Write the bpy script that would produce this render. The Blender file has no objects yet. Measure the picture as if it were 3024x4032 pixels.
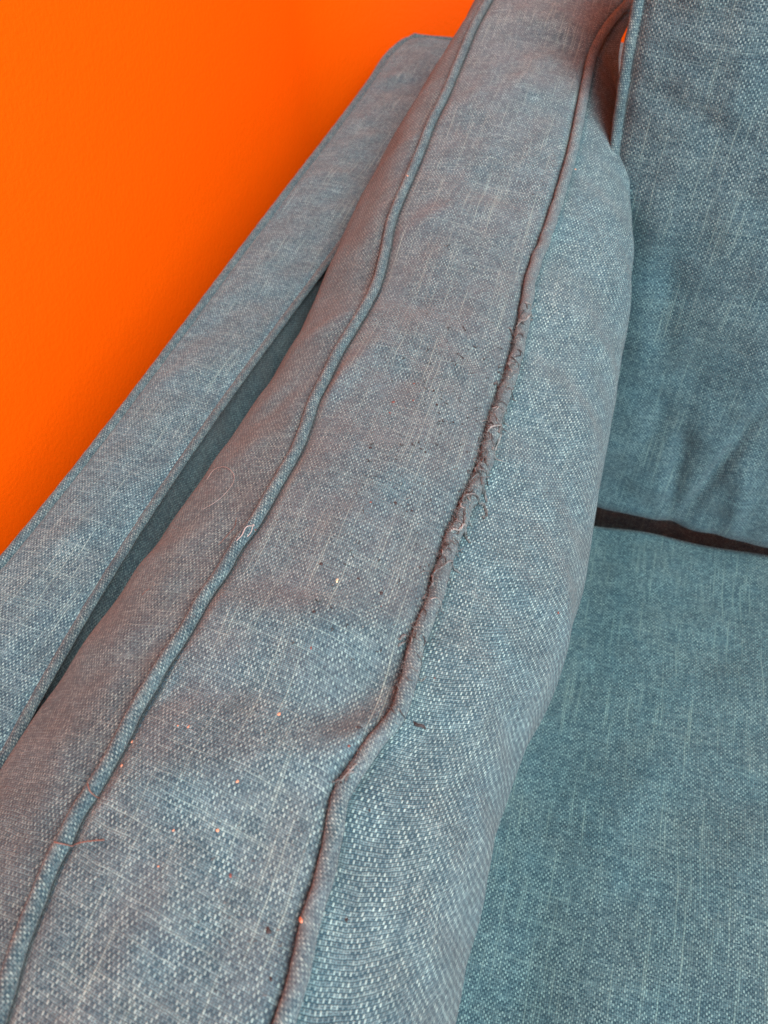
import bpy, math, random
import numpy as np
from mathutils import Vector, Matrix
from mathutils.bvhtree import BVHTree

random.seed(7); rng = np.random.default_rng(7)
sc = bpy.context.scene
C = sc.collection

# ------------------------------------------------------------ camera, world, lamps, exposure
CZ = 1.01                                      # camera height above the floor (metres)
cam_d = bpy.data.cameras.new('camera'); cam = bpy.data.objects.new('camera', cam_d); C.objects.link(cam)
ax = [np.array(a) for a in ((0.95467472, 0.21875689, -0.20184551), (0.29640153, -0.76075946, 0.57740036), (-0.02724558, -0.61105684, -0.7911177))]
right = Vector([a[0] for a in ax]); up = Vector([-a[1] for a in ax]); back = Vector([-a[2] for a in ax])
m = Matrix((right, up, back)).transposed().to_4x4(); m.translation = (0, 0, CZ)
cam.matrix_world = m
cam_d.sensor_fit = 'HORIZONTAL'; cam_d.sensor_width = 36; cam_d.lens = 740 / 768 * 36
cam_d.clip_start = .01; cam_d.clip_end = 50
cam_d.dof.use_dof = True; cam_d.dof.focus_distance = .37; cam_d.dof.aperture_fstop = 18
sc.camera = cam
w = bpy.data.worlds.new('World'); sc.world = w; w.use_nodes = True
w.node_tree.nodes['Background'].inputs[0].default_value = (.86, .92, 1, 1)
w.node_tree.nodes['Background'].inputs[1].default_value = .62
def area(name, loc, target, size, power, col):
    d = bpy.data.lights.new(name, 'AREA'); d.shape = 'SQUARE'; d.size = size; d.energy = power; d.color = col
    o = bpy.data.objects.new(name, d); C.objects.link(o); o.location = loc
    o.rotation_euler = (Vector(target) - Vector(loc)).to_track_quat('-Z', 'Y').to_euler()
area('window_light', (1.25, -1.45, 2.05), (-.1, .35, .75), 1.5, 44, (.93, .97, 1))
area('ceiling_light', (.85, -.35, 2.6), (-.1, .4, .7), 1.0, 52, (1, .97, .93))
sc.view_settings.view_transform = 'Standard'; sc.view_settings.look = 'None'
sc.view_settings.exposure = .22; sc.view_settings.gamma = 1

# ------------------------------------------------------------ measured seam lines (x, y, z below the camera height)
R_PIPE = [[-0.042, 0.0024, -0.28], [-0.0422, 0.0148, -0.28], [-0.0442, 0.0313, -0.28], [-0.0443, 0.0437, -0.28], [-0.0457, 0.0573, -0.28], [-0.0479, 0.0733, -0.28], [-0.0462, 0.0817, -0.28], [-0.0418, 0.0966, -0.28], [-0.0369, 0.1099, -0.28], [-0.037, 0.1264, -0.28], [-0.0379, 0.1441, -0.28], [-0.0366, 0.1604, -0.28], [-0.0366, 0.1763, -0.28], [-0.0368, 0.1939, -0.28], [-0.0356, 0.2106, -0.28], [-0.0338, 0.2288, -0.28], [-0.0325, 0.2479, -0.28], [-0.0335, 0.2699, -0.28], [-0.0334, 0.2874, -0.2791], [-0.0323, 0.3052, -0.2765], [-0.0322, 0.324, -0.2738], [-0.0331, 0.3431, -0.2712], [-0.0345, 0.3615, -0.2683], [-0.0362, 0.3825, -0.2641], [-0.0341, 0.4177, -0.2578], [-0.0328, 0.4563, -0.2514], [-0.0326, 0.5018, -0.2447], [-0.0343, 0.54, -0.2402], [-0.0365, 0.582, -0.2358], [-0.0377, 0.6244, -0.2315], [-0.0354, 0.6507, -0.2291], [-0.0293, 0.6833, -0.2264], [-0.0233, 0.7035, -0.2248]]
L_PIPE = [[-0.1302, -0.0162, -0.28], [-0.133, -0.0065, -0.28], [-0.1347, 0.0022, -0.28], [-0.1358, 0.0105, -0.28], [-0.1374, 0.0216, -0.28], [-0.1373, 0.0295, -0.28], [-0.138, 0.0394, -0.28], [-0.1371, 0.0473, -0.28], [-0.1365, 0.0564, -0.28], [-0.1364, 0.0704, -0.28], [-0.1368, 0.0822, -0.28], [-0.1363, 0.0925, -0.28], [-0.1361, 0.1013, -0.28], [-0.1353, 0.1082, -0.28], [-0.1338, 0.1212, -0.28], [-0.1333, 0.137, -0.28], [-0.1315, 0.1517, -0.28], [-0.1309, 0.1666, -0.28], [-0.1284, 0.181, -0.28], [-0.1277, 0.1953, -0.28], [-0.127, 0.2127, -0.28], [-0.1263, 0.2311, -0.28], [-0.1279, 0.2482, -0.28], [-0.13, 0.2666, -0.2792], [-0.1295, 0.2831, -0.2781], [-0.1295, 0.3041, -0.2768], [-0.1279, 0.3226, -0.2757], [-0.1261, 0.3504, -0.2742], [-0.1266, 0.3716, -0.2731], [-0.1293, 0.3951, -0.269], [-0.133, 0.4197, -0.2648], [-0.1338, 0.4415, -0.2614], [-0.1337, 0.4644, -0.258], [-0.1339, 0.4941, -0.2535], [-0.1346, 0.5222, -0.249], [-0.1335, 0.5489, -0.245], [-0.1334, 0.5768, -0.241], [-0.1337, 0.6158, -0.2346], [-0.1335, 0.6512, -0.2292], [-0.1312, 0.6896, -0.224]]
L_SIL = [[-0.2018, 0.0514, -0.3218], [-0.2018, 0.062, -0.3216], [-0.2003, 0.0745, -0.3213], [-0.2003, 0.0953, -0.3209], [-0.1979, 0.1071, -0.3207], [-0.1986, 0.1327, -0.32], [-0.1942, 0.1532, -0.3195], [-0.1921, 0.1772, -0.3188], [-0.1882, 0.1973, -0.3184], [-0.1871, 0.2193, -0.3178], [-0.1867, 0.2443, -0.3173], [-0.1837, 0.2678, -0.3168], [-0.1823, 0.2944, -0.3163], [-0.1804, 0.3208, -0.3158], [-0.1788, 0.3464, -0.3154], [-0.1793, 0.3764, -0.314], [-0.1808, 0.4108, -0.31], [-0.1822, 0.4429, -0.3066], [-0.1829, 0.4639, -0.3045], [-0.184, 0.5115, -0.3001], [-0.1848, 0.5725, -0.295], [-0.1819, 0.6376, -0.2897], [-0.1742, 0.6915, -0.2857], [-0.1671, 0.7397, -0.2824], [-0.1688, 0.7737, -0.2801]]
R_SIL = [[0.0118, 0.0225, -0.343], [0.0117, 0.0459, -0.343], [0.0126, 0.067, -0.343], [0.0126, 0.0958, -0.343], [0.0149, 0.1219, -0.343], [0.0194, 0.1465, -0.343], [0.0243, 0.1643, -0.343], [0.0276, 0.1869, -0.343], [0.0299, 0.2173, -0.343], [0.0312, 0.2466, -0.343], [0.0308, 0.2752, -0.339], [0.0297, 0.3046, -0.334], [0.0298, 0.3321, -0.3297], [0.0287, 0.3848, -0.3221], [0.0272, 0.418, -0.3106], [0.0234, 0.4521, -0.2991], [0.0173, 0.4906, -0.287], [0.0057, 0.5339, -0.2695], [-0.0079, 0.6033, -0.2672], [-0.0171, 0.6538, -0.2657], [-0.0253, 0.6974, -0.2645], [-0.0355, 0.7451, -0.2634], [-0.0439, 0.7857, -0.2625]]
A_IN = [[-0.2151, 0.0599, -0.336], [-0.2157, 0.0833, -0.336], [-0.217, 0.1238, -0.336], [-0.2194, 0.1642, -0.336], [-0.2208, 0.1908, -0.336], [-0.2203, 0.2202, -0.336], [-0.2176, 0.2455, -0.336], [-0.216, 0.2722, -0.336], [-0.215, 0.2983, -0.336], [-0.2137, 0.3262, -0.336], [-0.2115, 0.3542, -0.336], [-0.2113, 0.3883, -0.336], [-0.2067, 0.4233, -0.336], [-0.2034, 0.4606, -0.336], [-0.2007, 0.5039, -0.336]]
A_OUT = [[-0.2799, 0.1523, -0.336], [-0.277, 0.1856, -0.336], [-0.2747, 0.2239, -0.336], [-0.2731, 0.262, -0.336], [-0.2729, 0.3098, -0.336], [-0.2739, 0.3561, -0.336], [-0.2733, 0.4001, -0.336], [-0.2737, 0.4475, -0.336], [-0.273, 0.4974, -0.336], [-0.2709, 0.549, -0.336], [-0.2677, 0.6059, -0.336], [-0.2672, 0.6654, -0.336], [-0.2693, 0.738, -0.336], [-0.2708, 0.7977, -0.336], [-0.2681, 0.849, -0.336], [-0.2643, 0.8898, -0.336], [-0.259, 0.9111, -0.336]]

# ------------------------------------------------------------ helpers
def curve(rail):
    a = np.array(rail); y = a[:, 1]
    def f(yy):                                  # C1 cubic through the measured points
        yy = np.asarray(yy, float); out = []
        for c in (0, 2):
            v = a[:, c]; t = np.gradient(v, y)
            i = np.clip(np.searchsorted(y, yy) - 1, 0, len(y) - 2)
            h = y[i+1] - y[i]; s = (np.clip(yy, y[0], y[-1]) - y[i]) / h
            p = (2*s**3-3*s**2+1)*v[i] + (s**3-2*s**2+s)*h*t[i] + (-2*s**3+3*s**2)*v[i+1] + (s**3-s**2)*h*t[i+1]
            out.append(p)
        return out
    return f
def soften(R, k):
    A = np.array(R); A[:, 0] = np.convolve(np.pad(A[:, 0], k//2, 'reflect', reflect_type='odd'), np.ones(k)/k, 'valid'); return A
for A_, k_ in ((A_OUT, len(A_OUT)-2), (A_IN, len(A_IN))):
    yy_ = np.array(A_)[:k_, 1]; xx_ = np.array(A_)[:k_, 0]; pf = np.polyfit(yy_, xx_, 4 if k_ > 14 else 3)
    for i_ in range(k_): A_[i_][0] = float(np.polyval(pf, A_[i_][1]))
L_SIL = soften(L_SIL, 3)
fRP, fLP, fLS, fRS, fAI, fAO = map(curve, (R_PIPE, L_PIPE, L_SIL, R_SIL, A_IN, A_OUT))

def mesh_obj(name, verts, faces, mat, parent=None, uv=None, smooth=True):
    me = bpy.data.meshes.new(name); me.from_pydata([tuple(v) for v in verts], [], [tuple(f) for f in faces])
    if uv is not None:
        L = me.uv_layers.new(name='UVMap'); idx = np.empty(len(me.loops), int); me.loops.foreach_get('vertex_index', idx)
        L.data.foreach_set('uv', np.asarray(uv, float)[idx].ravel())
    if smooth: me.polygons.foreach_set('use_smooth', [True]*len(me.polygons))
    me.materials.append(mat); me.update()
    o = bpy.data.objects.new(name, me); C.objects.link(o)
    if parent: o.parent = parent
    return o
def grid(name, P, mat, parent=None, flip=False, uv=None):
    """P: (ny, ns, 3) points; UV = real length along the cloth in metres"""
    ny, ns = P.shape[:2]
    if uv is None:
        du = np.linalg.norm(np.diff(P, axis=1), axis=2); u = np.concatenate([np.zeros((ny, 1)), np.cumsum(du, 1)], 1)
        if uv is None and ny > 8:
            k = np.ones(9)/9; upad = np.pad(u, ((4, 4), (0, 0)), 'edge')
            u = np.stack([np.convolve(upad[:, j], k, 'valid') for j in range(ns)], 1)
        mid = P[:, ns//2]; dv = np.linalg.norm(np.diff(mid, axis=0), axis=1); v = np.concatenate([[0], np.cumsum(dv)])
        uv = np.stack([u, np.repeat(v[:, None], ns, 1)], 2)
    idx = np.arange(ny*ns).reshape(ny, ns)
    f = np.stack([idx[:-1, :-1], idx[:-1, 1:], idx[1:, 1:], idx[1:, :-1]], 2).reshape(-1, 4)
    if flip: f = f[:, ::-1]
    Q = P.reshape(-1, 3).copy(); Q[:, 2] += CZ
    return mesh_obj(name, Q, f.tolist(), mat, parent, uv.reshape(-1, 2))
def tube(name, path, r, mat, parent=None, n=14, lump=0., lfreq=300, squash=1., obj=True):
    path = np.asarray(path, float); N = len(path)
    r = np.broadcast_to(r, (N,)).astype(float)
    T = np.gradient(path, axis=0); T /= np.linalg.norm(T, axis=1)[:, None] + 1e-12
    ref = np.array([0, 0, 1.]) if abs(T[:, 2]).mean() < .8 else np.array([1., 0, 0])
    A = np.cross(T, ref); A /= np.linalg.norm(A, axis=1)[:, None] + 1e-12; B = np.cross(A, T)
    th = np.linspace(0, 2*math.pi, n + 1)
    L = np.concatenate([[0], np.cumsum(np.linalg.norm(np.diff(path, axis=0), axis=1))])
    rr = r[:, None]*np.ones((1, n+1))
    if lump:
        ph = rng.uniform(0, 6.28, 6)
        rr = rr*(1 + lump*(.5*np.sin(L[:, None]*lfreq + ph[0] + 2*th[None]) + .35*np.sin(L[:, None]*lfreq*2.3 + ph[1] - th[None])
                           + .3*np.sin(L[:, None]*lfreq*.41 + ph[2] + th[None]*1)))
    P = path[:, None] + rr[..., None]*(np.cos(th)[None, :, None]*A[:, None] + squash*np.sin(th)[None, :, None]*B[:, None])
    uv = np.stack([np.broadcast_to(th[None]*r.mean(), (N, n+1)), np.broadcast_to(L[:, None], (N, n+1))], 2)
    if obj: return grid(name, P, mat, parent, True, uv)
    return P, uv
def join_tubes(name, paths, r, mat, parent=None, n=4):
    V = []; F = []; U = []; off = 0
    for p, rad in zip(paths, r):
        P, uv = tube('', p, rad, None, n=n, obj=False)
        ny, ns = P.shape[:2]; idx = np.arange(ny*ns).reshape(ny, ns) + off; off += ny*ns
        F += np.stack([idx[:-1, :-1], idx[:-1, 1:], idx[1:, 1:], idx[1:, :-1]], 2).reshape(-1, 4)[:, ::-1].tolist()
        V.append(P.reshape(-1, 3)); U.append(uv.reshape(-1, 2))
    V = np.concatenate(V); V[:, 2] += CZ
    return mesh_obj(name, V, F, mat, parent, np.concatenate(U))
def thing(name, label, cat, loc, group=None):
    o = bpy.data.objects.new(name, None); C.objects.link(o); o.location = loc; o.empty_display_size = .05
    o['label'] = label; o['category'] = cat
    if group: o['group'] = group
    return o
def adopt(root):                                # parts were made in world coordinates: keep them in place
    bpy.context.view_layer.update()
    for ch in root.children: ch.matrix_parent_inverse = root.matrix_world.inverted()
def smoothnoise(x, y, seed, amp, scale, octs=2):
    r = np.random.default_rng(seed); out = 0
    for o in range(octs):
        for k in range(7):
            a = r.uniform(0, math.pi); f = (2*math.pi/scale)*(1.9**o)*r.uniform(.6, 1.4)
            out = out + amp/(1.9**o)/2.6*np.sin(f*(np.cos(a)*x + np.sin(a)*y) + r.uniform(0, 6.28))
    return out
def ridge(x, y, cx, cy, ang, ln, wd, amp):       # a soft fold or dent in the cloth
    a = math.radians(ang); dx, dy = x-cx, y-cy
    p = dx*math.cos(a) + dy*math.sin(a); q = -dx*math.sin(a) + dy*math.cos(a)
    return amp*np.exp(-(p/ln)**2 - (q/wd)**2)
def hermite(p0, t0, p1, t1, s):
    return (2*s**3-3*s**2+1)*p0 + (s**3-2*s**2+s)*t0 + (-2*s**3+3*s**2)*p1 + (s**3-s**2)*t1

# ------------------------------------------------------------ materials
class NT:
    def __init__(s, mat): s.t = mat.node_tree; s.n = s.t.nodes; s.l = s.t.links
    def node(s, kind, **kw):
        n = s.n.new(kind)
        for k, v in kw.items(): setattr(n, k, v)
        return n
    def put(s, sock, v):
        if isinstance(v, bpy.types.NodeSocket): s.l.new(v, sock)
        elif v is not None: sock.default_value = v
    def m(s, op, a, b=None, c=None, clamp=False):
        n = s.node('ShaderNodeMath', operation=op, use_clamp=clamp)
        for i, v in enumerate((a, b, c)): s.put(n.inputs[i], v) if v is not None else None
        return n.outputs[0]
    def vec(s, x, y, z=0.):
        n = s.node('ShaderNodeCombineXYZ')
        for i, v in enumerate((x, y, z)): s.put(n.inputs[i], v)
        return n.outputs[0]
    def noise(s, v, scale, detail=2, rough=.5):
        n = s.node('ShaderNodeTexNoise'); s.put(n.inputs['Vector'], v); n.inputs['Scale'].default_value = scale
        n.inputs['Detail'].default_value = detail; n.inputs['Roughness'].default_value = rough
        return n.outputs[0]
    def ramp(s, f, lo, hi, a=0., b=1.):
        n = s.node('ShaderNodeMapRange'); s.put(n.inputs[0], f)
        for i, v in enumerate((lo, hi, a, b)): n.inputs[i+1].default_value = v
        n.interpolation_type = 'SMOOTHSTEP'
        return n.outputs[0]
    def mix(s, f, a, b, mode='MIX'):
        n = s.node('ShaderNodeMix', data_type='RGBA', blend_type=mode)
        s.put(n.inputs[0], f)
        for i, v in ((6, a), (7, b)):
            s.put(n.inputs[i], v if isinstance(v, bpy.types.NodeSocket) else (*v, 1))
        return n.outputs[2]
def base_mat(name, rough=.9):
    mt = bpy.data.materials.new(name); mt.use_nodes = True
    b = mt.node_tree.nodes['Principled BSDF']; b.inputs['Roughness'].default_value = rough
    b.inputs['Specular IOR Level'].default_value = .25
    return mt, b, NT(mt)

def weave(name, pu=.00102, pv=.00147, warp_d=(.12, .16, .175), warp_l=(.39, .425, .395), weft_d=(.030, .066, .090), weft_l=(.25, .30, .31),
          tint=(1, 1, 1), worn=0., rot=0., slub=.5, streak=.5, patch=.5, rib=0., bump=.55, fuzz=0., soil=None, drift=1.):
    mt, b, n = base_mat(name)
    uvn = n.node('ShaderNodeUVMap'); uv = uvn.outputs[0]
    obj = n.node('ShaderNodeNewGeometry').outputs['Position']
    # the cloth is never perfectly square: threads wander a little
    wob = n.node('ShaderNodeTexNoise'); n.put(wob.inputs['Vector'], uv); wob.inputs['Scale'].default_value = 90; wob.inputs['Detail'].default_value = 3
    wsep = n.node('ShaderNodeSeparateColor'); n.put(wsep.inputs[0], wob.outputs[1])
    sep = n.node('ShaderNodeSeparateXYZ')
    if rot:
        r = n.node('ShaderNodeVectorRotate', rotation_type='Z_AXIS'); n.put(r.inputs['Vector'], uv); r.inputs['Angle'].default_value = rot; n.put(sep.inputs[0], r.outputs[0])
    else: n.put(sep.inputs[0], uv)
    U = n.m('ADD', n.m('DIVIDE', sep.outputs[0], pu), n.m('MULTIPLY', n.m('SUBTRACT', wsep.outputs[0], .5), 1.3*drift))
    V = n.m('ADD', n.m('DIVIDE', sep.outputs[1], pv), n.m('MULTIPLY', n.m('SUBTRACT', wsep.outputs[1], .5), 1.3*drift))
    fu, fv = n.m('FLOOR', U), n.m('FLOOR', V)
    cu, cv = n.m('SUBTRACT', n.m('FRACT', U), .5), n.m('SUBTRACT', n.m('FRACT', V), .5)
    par = n.m('FLOORED_MODULO', n.m('ADD', fu, fv), 2.)
    # light warp yarns float as short dashes; each weft row is a pair of finer, darker yarns
    V2 = n.m('MULTIPLY', V, 2.); cv2 = n.m('SUBTRACT', n.m('FRACT', V2), .5); fv2 = n.m('FLOOR', V2)
    wmask = n.m('MULTIPLY', par, n.m('MULTIPLY', n.ramp(n.m('ABSOLUTE', cu), .24, .42, 1., 0.), n.ramp(n.m('ABSOLUTE', cv), .36, .5, 1., 0.)))
    hw = n.m('ADD', .55, n.m('MULTIPLY', n.m('COSINE', n.m('MULTIPLY', cv, 3.)), .6))
    hf = n.m('MULTIPLY', n.m('COSINE', n.m('MULTIPLY', cv2, 2.9)), n.m('ADD', n.m('MULTIPLY', n.m('COSINE', n.m('MULTIPLY', cu, 3.)), .38), .40))
    yw = n.noise(n.vec(n.m('MULTIPLY', fu, 3.17), n.m('MULTIPLY', V, .07), 3.), 1., 2, .6)
    yf = n.noise(n.vec(n.m('MULTIPLY', U, .24), n.m('MULTIPLY', fv2, 3.31), 9.), 1., 2, .6)
    wn = n.node('ShaderNodeTexWhiteNoise', noise_dimensions='2D'); n.put(wn.inputs[0], n.vec(fu, fv)); cell = wn.outputs[0]
    fib = n.noise(n.vec(n.m('MULTIPLY', U, 1.6), n.m('MULTIPLY', V, 5.)), 2.2, 3, .75)
    sw = n.ramp(n.m('ADD', n.m('MULTIPLY', yw, .8), n.m('MULTIPLY', cell, .38)), .40, .96 - .10*slub)
    sf = n.ramp(n.m('ADD', n.m('MULTIPLY', yf, .9), n.m('MULTIPLY', fib, .25)), .46, .88 - .10*slub)
    # now and then one thicker pale yarn runs a long way
    lw = n.ramp(n.noise(n.vec(n.m('MULTIPLY', fu, 5.71), n.m('MULTIPLY', V, .022), 5.), 1., 1, .5), .55, .78)
    lf = n.ramp(n.noise(n.vec(n.m('MULTIPLY', U, .020), n.m('MULTIPLY', fv2, 5.37), 2.), 1., 1, .5), .54, .80)
    cw = n.mix(sw, warp_d, warp_l); cf = n.mix(sf, weft_d, weft_l)
    cf = n.mix(n.m('MULTIPLY', lf, streak), cf, (.36, .40, .37))
    wstr = n.m('MULTIPLY', n.m('MULTIPLY', lw, streak), n.ramp(n.m('ABSOLUTE', cu), .30, .46, 1., 0.))
    col = n.mix(wmask, cf, cw)
    h = n.m('ADD', n.m('MULTIPLY', wmask, hw), n.m('MULTIPLY', n.m('SUBTRACT', 1., wmask), hf))
    col = n.mix(n.m('MULTIPLY', wstr, .75), col, (.46, .48, .42))
    edge = n.m('MULTIPLY', par, n.m('MULTIPLY', n.ramp(n.m('ABSOLUTE', cu), .34, .42), n.ramp(n.m('ABSOLUTE', cu), .42, .5, 1., .5)))
    col = n.mix(n.m('MULTIPLY', edge, .55), col, (.012, .028, .038))
    col = n.mix(n.ramp(h, .05, .58, .90, 0.), col, (.012, .028, .038))    # shade in the deep holes between yarns, put into the colour by height
    col = n.mix(n.ramp(fib, .45, .75, 0., .24), col, (.30, .32, .30))
    if rib: col = n.mix(n.m('MULTIPLY', n.ramp(n.m('ABSOLUTE', cv), .26, .5), rib), col, (.016, .045, .058))
    # dye and wear vary in broad soft patches
    big = n.noise(obj, 16, 3, .6); big2 = n.noise(obj, 45, 3, .65)
    f1 = n.ramp(n.m('ADD', n.m('MULTIPLY', big, .6), n.m('MULTIPLY', big2, .4)), .36, .64)
    col = n.mix(1., col, n.mix(f1, (.93, .995, 1.015), (1.06, 1.0, .98)), 'MULTIPLY')
    f2 = n.ramp(n.noise(obj, 70, 4, .6), .3, .7)
    col = n.mix(1., col, n.mix(f2, (1-.2*patch,)*3, (1+.2*patch,)*3), 'MULTIPLY')
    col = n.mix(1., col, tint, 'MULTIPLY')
    if worn:
        col = n.mix(n.m('MULTIPLY', n.ramp(n.noise(obj, 30, 4, .6), .4, .62), worn), col, (.135, .150, .165))
    if soil:                                    # dirty, rubbed stretch between two distances along the seam
        y0, y1, sc_, amt = soil
        py = n.node('ShaderNodeSeparateXYZ'); n.put(py.inputs[0], obj)
        rr = n.m('MULTIPLY', n.ramp(py.outputs[1], y0-.06, y0+.05), n.ramp(py.outputs[1], y1-.05, y1+.08, 1., 0.))
        ff = n.m('MULTIPLY', n.m('MULTIPLY', n.ramp(n.noise(obj, 140, 4, .65), .28, .62), rr), amt)
        col = n.mix(ff, col, sc_)
    n.put(b.inputs['Base Color'], col)
    hh = n.m('ADD', h, n.m('MULTIPLY', fib, .35 + fuzz))
    bp = n.node('ShaderNodeBump'); n.put(bp.inputs['Height'], hh); bp.inputs['Distance'].default_value = .00032; bp.inputs['Strength'].default_value = bump
    n.put(b.inputs['Normal'], bp.outputs[0])
    b.inputs['Sheen Weight'].default_value = .12; b.inputs['Sheen Roughness'].default_value = .5
    return mt
def plain(name, col, rough=.85, var=.25, scale=300):
    mt, b, n = base_mat(name, rough)
    tc = n.node('ShaderNodeTexCoord').outputs['Object']
    f = n.ramp(n.noise(tc, scale, 2, .6), .35, .65)
    n.put(b.inputs['Base Color'], n.mix(f, [c*(1-var) for c in col], [min(1, c*(1+var)) for c in col]))
    return mt
def wall_mat():
    mt, b, n = base_mat('orange_wall_paint', .55)
    p = n.node('ShaderNodeNewGeometry').outputs['Position']
    big = n.noise(p, 3, 3, .6)
    n.put(b.inputs['Base Color'], n.mix(big, (.70, .084, .0005), (.74, .093, .0008)))
    bp = n.node('ShaderNodeBump'); bp.inputs['Distance'].default_value = .0009; bp.inputs['Strength'].default_value = .55
    n.put(bp.inputs['Height'], n.m('ADD', n.noise(p, 260, 3, .6), n.m('MULTIPLY', n.noise(p, 60, 2, .5), .6)))
    n.put(b.inputs['Normal'], bp.outputs[0]); b.inputs['Specular IOR Level'].default_value = .06
    return mt
M_STRIP = weave('worn_linen_weave', tint=(.70, 1.03, 1.12), worn=.16, bump=.9, streak=.7, soil=(.14, .40, (.07, .085, .09), .30))
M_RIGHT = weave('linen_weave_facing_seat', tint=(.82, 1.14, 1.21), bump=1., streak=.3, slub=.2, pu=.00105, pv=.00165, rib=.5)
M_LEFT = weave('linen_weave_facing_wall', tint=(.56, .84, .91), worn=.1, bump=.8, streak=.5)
M_ARM = weave('arm_linen_weave', tint=(.66, 1.02, 1.13), bump=.7, streak=.7)
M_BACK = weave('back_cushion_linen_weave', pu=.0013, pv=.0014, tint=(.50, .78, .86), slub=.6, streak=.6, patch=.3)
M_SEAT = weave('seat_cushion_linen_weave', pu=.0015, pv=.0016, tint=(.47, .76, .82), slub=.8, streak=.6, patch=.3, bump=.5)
M_PIPE = weave('piping_bias_weave', rot=1.0, tint=(.60, .82, .87), pu=.0009, pv=.0013)
M_WORN = weave('rubbed_piping_bias_weave', rot=1.0, tint=(.74, 1.02, 1.08), worn=.25, fuzz=1.2, pu=.0009, pv=.0013, soil=(.15, .44, (.085, .11, .118), .55))
M_THREAD = plain('frayed_grey_brown_yarn', (.12, .14, .145), .95, .35)
M_THREAD_L = plain('frayed_pale_yarn', (.20, .225, .225), .95, .25)
M_FUZZ = plain('dark_matted_fibres', (.05, .058, .062), .95, .4)
M_PILL = plain('dark_lint', (.045, .04, .042), .95, .4, 900)
M_PILLR = plain('reddish_lint', (.17, .075, .065), .95, .4, 900)
M_CRUMB = plain('orange_paint_flake', (.62, .34, .22), .7, .2, 900)
M_STRAW = plain('pale_straw', (.75, .62, .42), .7, .2, 900)
M_STITCH = plain('dark_teal_sewing_thread', (.02, .05, .07), .7, .3)
M_HAIR = plain('pale_hair', (.36, .35, .34), .5, .15)
M_HAIRR = plain('reddish_hair', (.16, .10, .085), .5, .15)
M_WALL = wall_mat()
M_FLOOR = plain('wooden_floor', (.25, .17, .11), .5, .2, 8)

# ------------------------------------------------------------ the setting: painted wall in one piece round the room corner, floor
XW, YW = -.35, .99
pts = [(XW, -2.0)] + [(XW + .20*(1-math.cos(a)), YW - .20 + .20*math.sin(a)) for a in np.linspace(0, math.pi/2, 13)] + [(2.4, YW)]
pin = [(x, y) for x, y in pts]; pout = [(x - .1 if i < 13 else x, y + (.1 if i > 0 else 0)) for i, (x, y) in enumerate(pts)]
V = [(x, y, z) for z in (0, 2.5) for x, y in pin] + [(x, y, z) for z in (0, 2.5) for x, y in pout]
n_ = len(pts); F = []
for i in range(n_-1):
    F += [(i, i+1, n_+i+1, n_+i), (2*n_+i+1, 2*n_+i, 3*n_+i, 3*n_+i+1), (n_+i, n_+i+1, 3*n_+i+1, 3*n_+i)]
wall = mesh_obj('wall', V, F, M_WALL); wall['kind'] = 'structure'
fl = mesh_obj('floor', [(-.5, -2, 0), (2.4, -2, 0), (2.4, 1.1, 0), (-.5, 1.1, 0)], [(0, 1, 2, 3)], M_FLOOR, smooth=False); fl['kind'] = 'structure'

# ------------------------------------------------------------ sofa frame: arm, low back, base
Y0 = -.16
sofa = thing('sofa', 'blue grey linen sofa frame with a narrow piped arm beside the orange wall', 'sofa', (-.24, .4, 0))
SEATZ = -.572
ya = np.linspace(Y0, .921, 330)
def arm_top(y, s):
    xo, zo = fAO(y); xi, zi = fAI(y)
    xo = np.where(y < .152, -.2799 - (.152-y)*.01, xo); xi = np.where(y < .06, -.2151, np.where(y > .5, -.2007 + (y-.5)*.004, xi))
    x = xo*(1-s) + xi*s; z = -.336 + .0035*np.sin(math.pi*s) + smoothnoise(x, y, 5, .0010, .07)*np.sin(math.pi*s)
    z = z + (ridge(x, y, -.25, .58, 20, .05, .018, .0015) + ridge(x, y, -.235, .42, 60, .09, .02, -.002))*np.sin(math.pi*s) - .0022*np.exp(-((s)/.05)**2) - .0016*np.exp(-((1-s)/.05)**2)
    k = np.clip((y-.885)/.036, 0, 1); z = z - .012*k**3
    return np.stack([x, y, z], -1)
yy, ss = np.meshgrid(ya, np.linspace(0, 1, 46), indexing='ij')
grid('arm_top_panel', arm_top(yy, ss), M_ARM, sofa, False)
def arm_side(edge, sign, ys):
    top = arm_top(ys, np.full_like(ys, edge))
    zz = np.linspace(0, 1, 60); P = np.zeros((len(ys), 60, 3))
    for j, t in enumerate(zz):
        d = t*.52
        P[:, j, 0] = top[:, 0] + sign*((-.006 if sign > 0 else .004)*(1-np.exp(-d/.008)) + .006*math.sin(min(1, d/.25)*math.pi)); P[:, j, 1] = ys; P[:, j, 2] = top[:, 2] - d
    P[:, :, 0] += sign*smoothnoise(P[:, :, 1], P[:, :, 2], 8, .0012, .08)
    return P
grid('inner_side_panel', arm_side(1, 1, ya), M_ARM, sofa, False)
grid('outer_side_panel', arm_side(0, -1, ya), M_ARM, sofa, True)
end = arm_top(np.full(24, .921), np.linspace(0, 1, 24)); PE = np.repeat(end[None], 20, 0).copy()
for j in range(20): PE[j, :, 2] -= j/19*.52; PE[j, :, 1] += .006*(1-math.exp(-j/2.))
grid('end_panel', PE, M_ARM, sofa, True)
frt = arm_top(np.full(24, Y0), np.linspace(0, 1, 24)); PF = np.repeat(frt[None], 20, 0).copy()
for j in range(20): PF[j, :, 2] -= j/19*.52
grid('front_panel', PF, M_ARM, sofa, False)
yp = np.linspace(Y0, .905, 520)
po = arm_top(yp, np.zeros_like(yp)); po[:, 2] += .0006; po[:, 0] -= .0008
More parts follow.
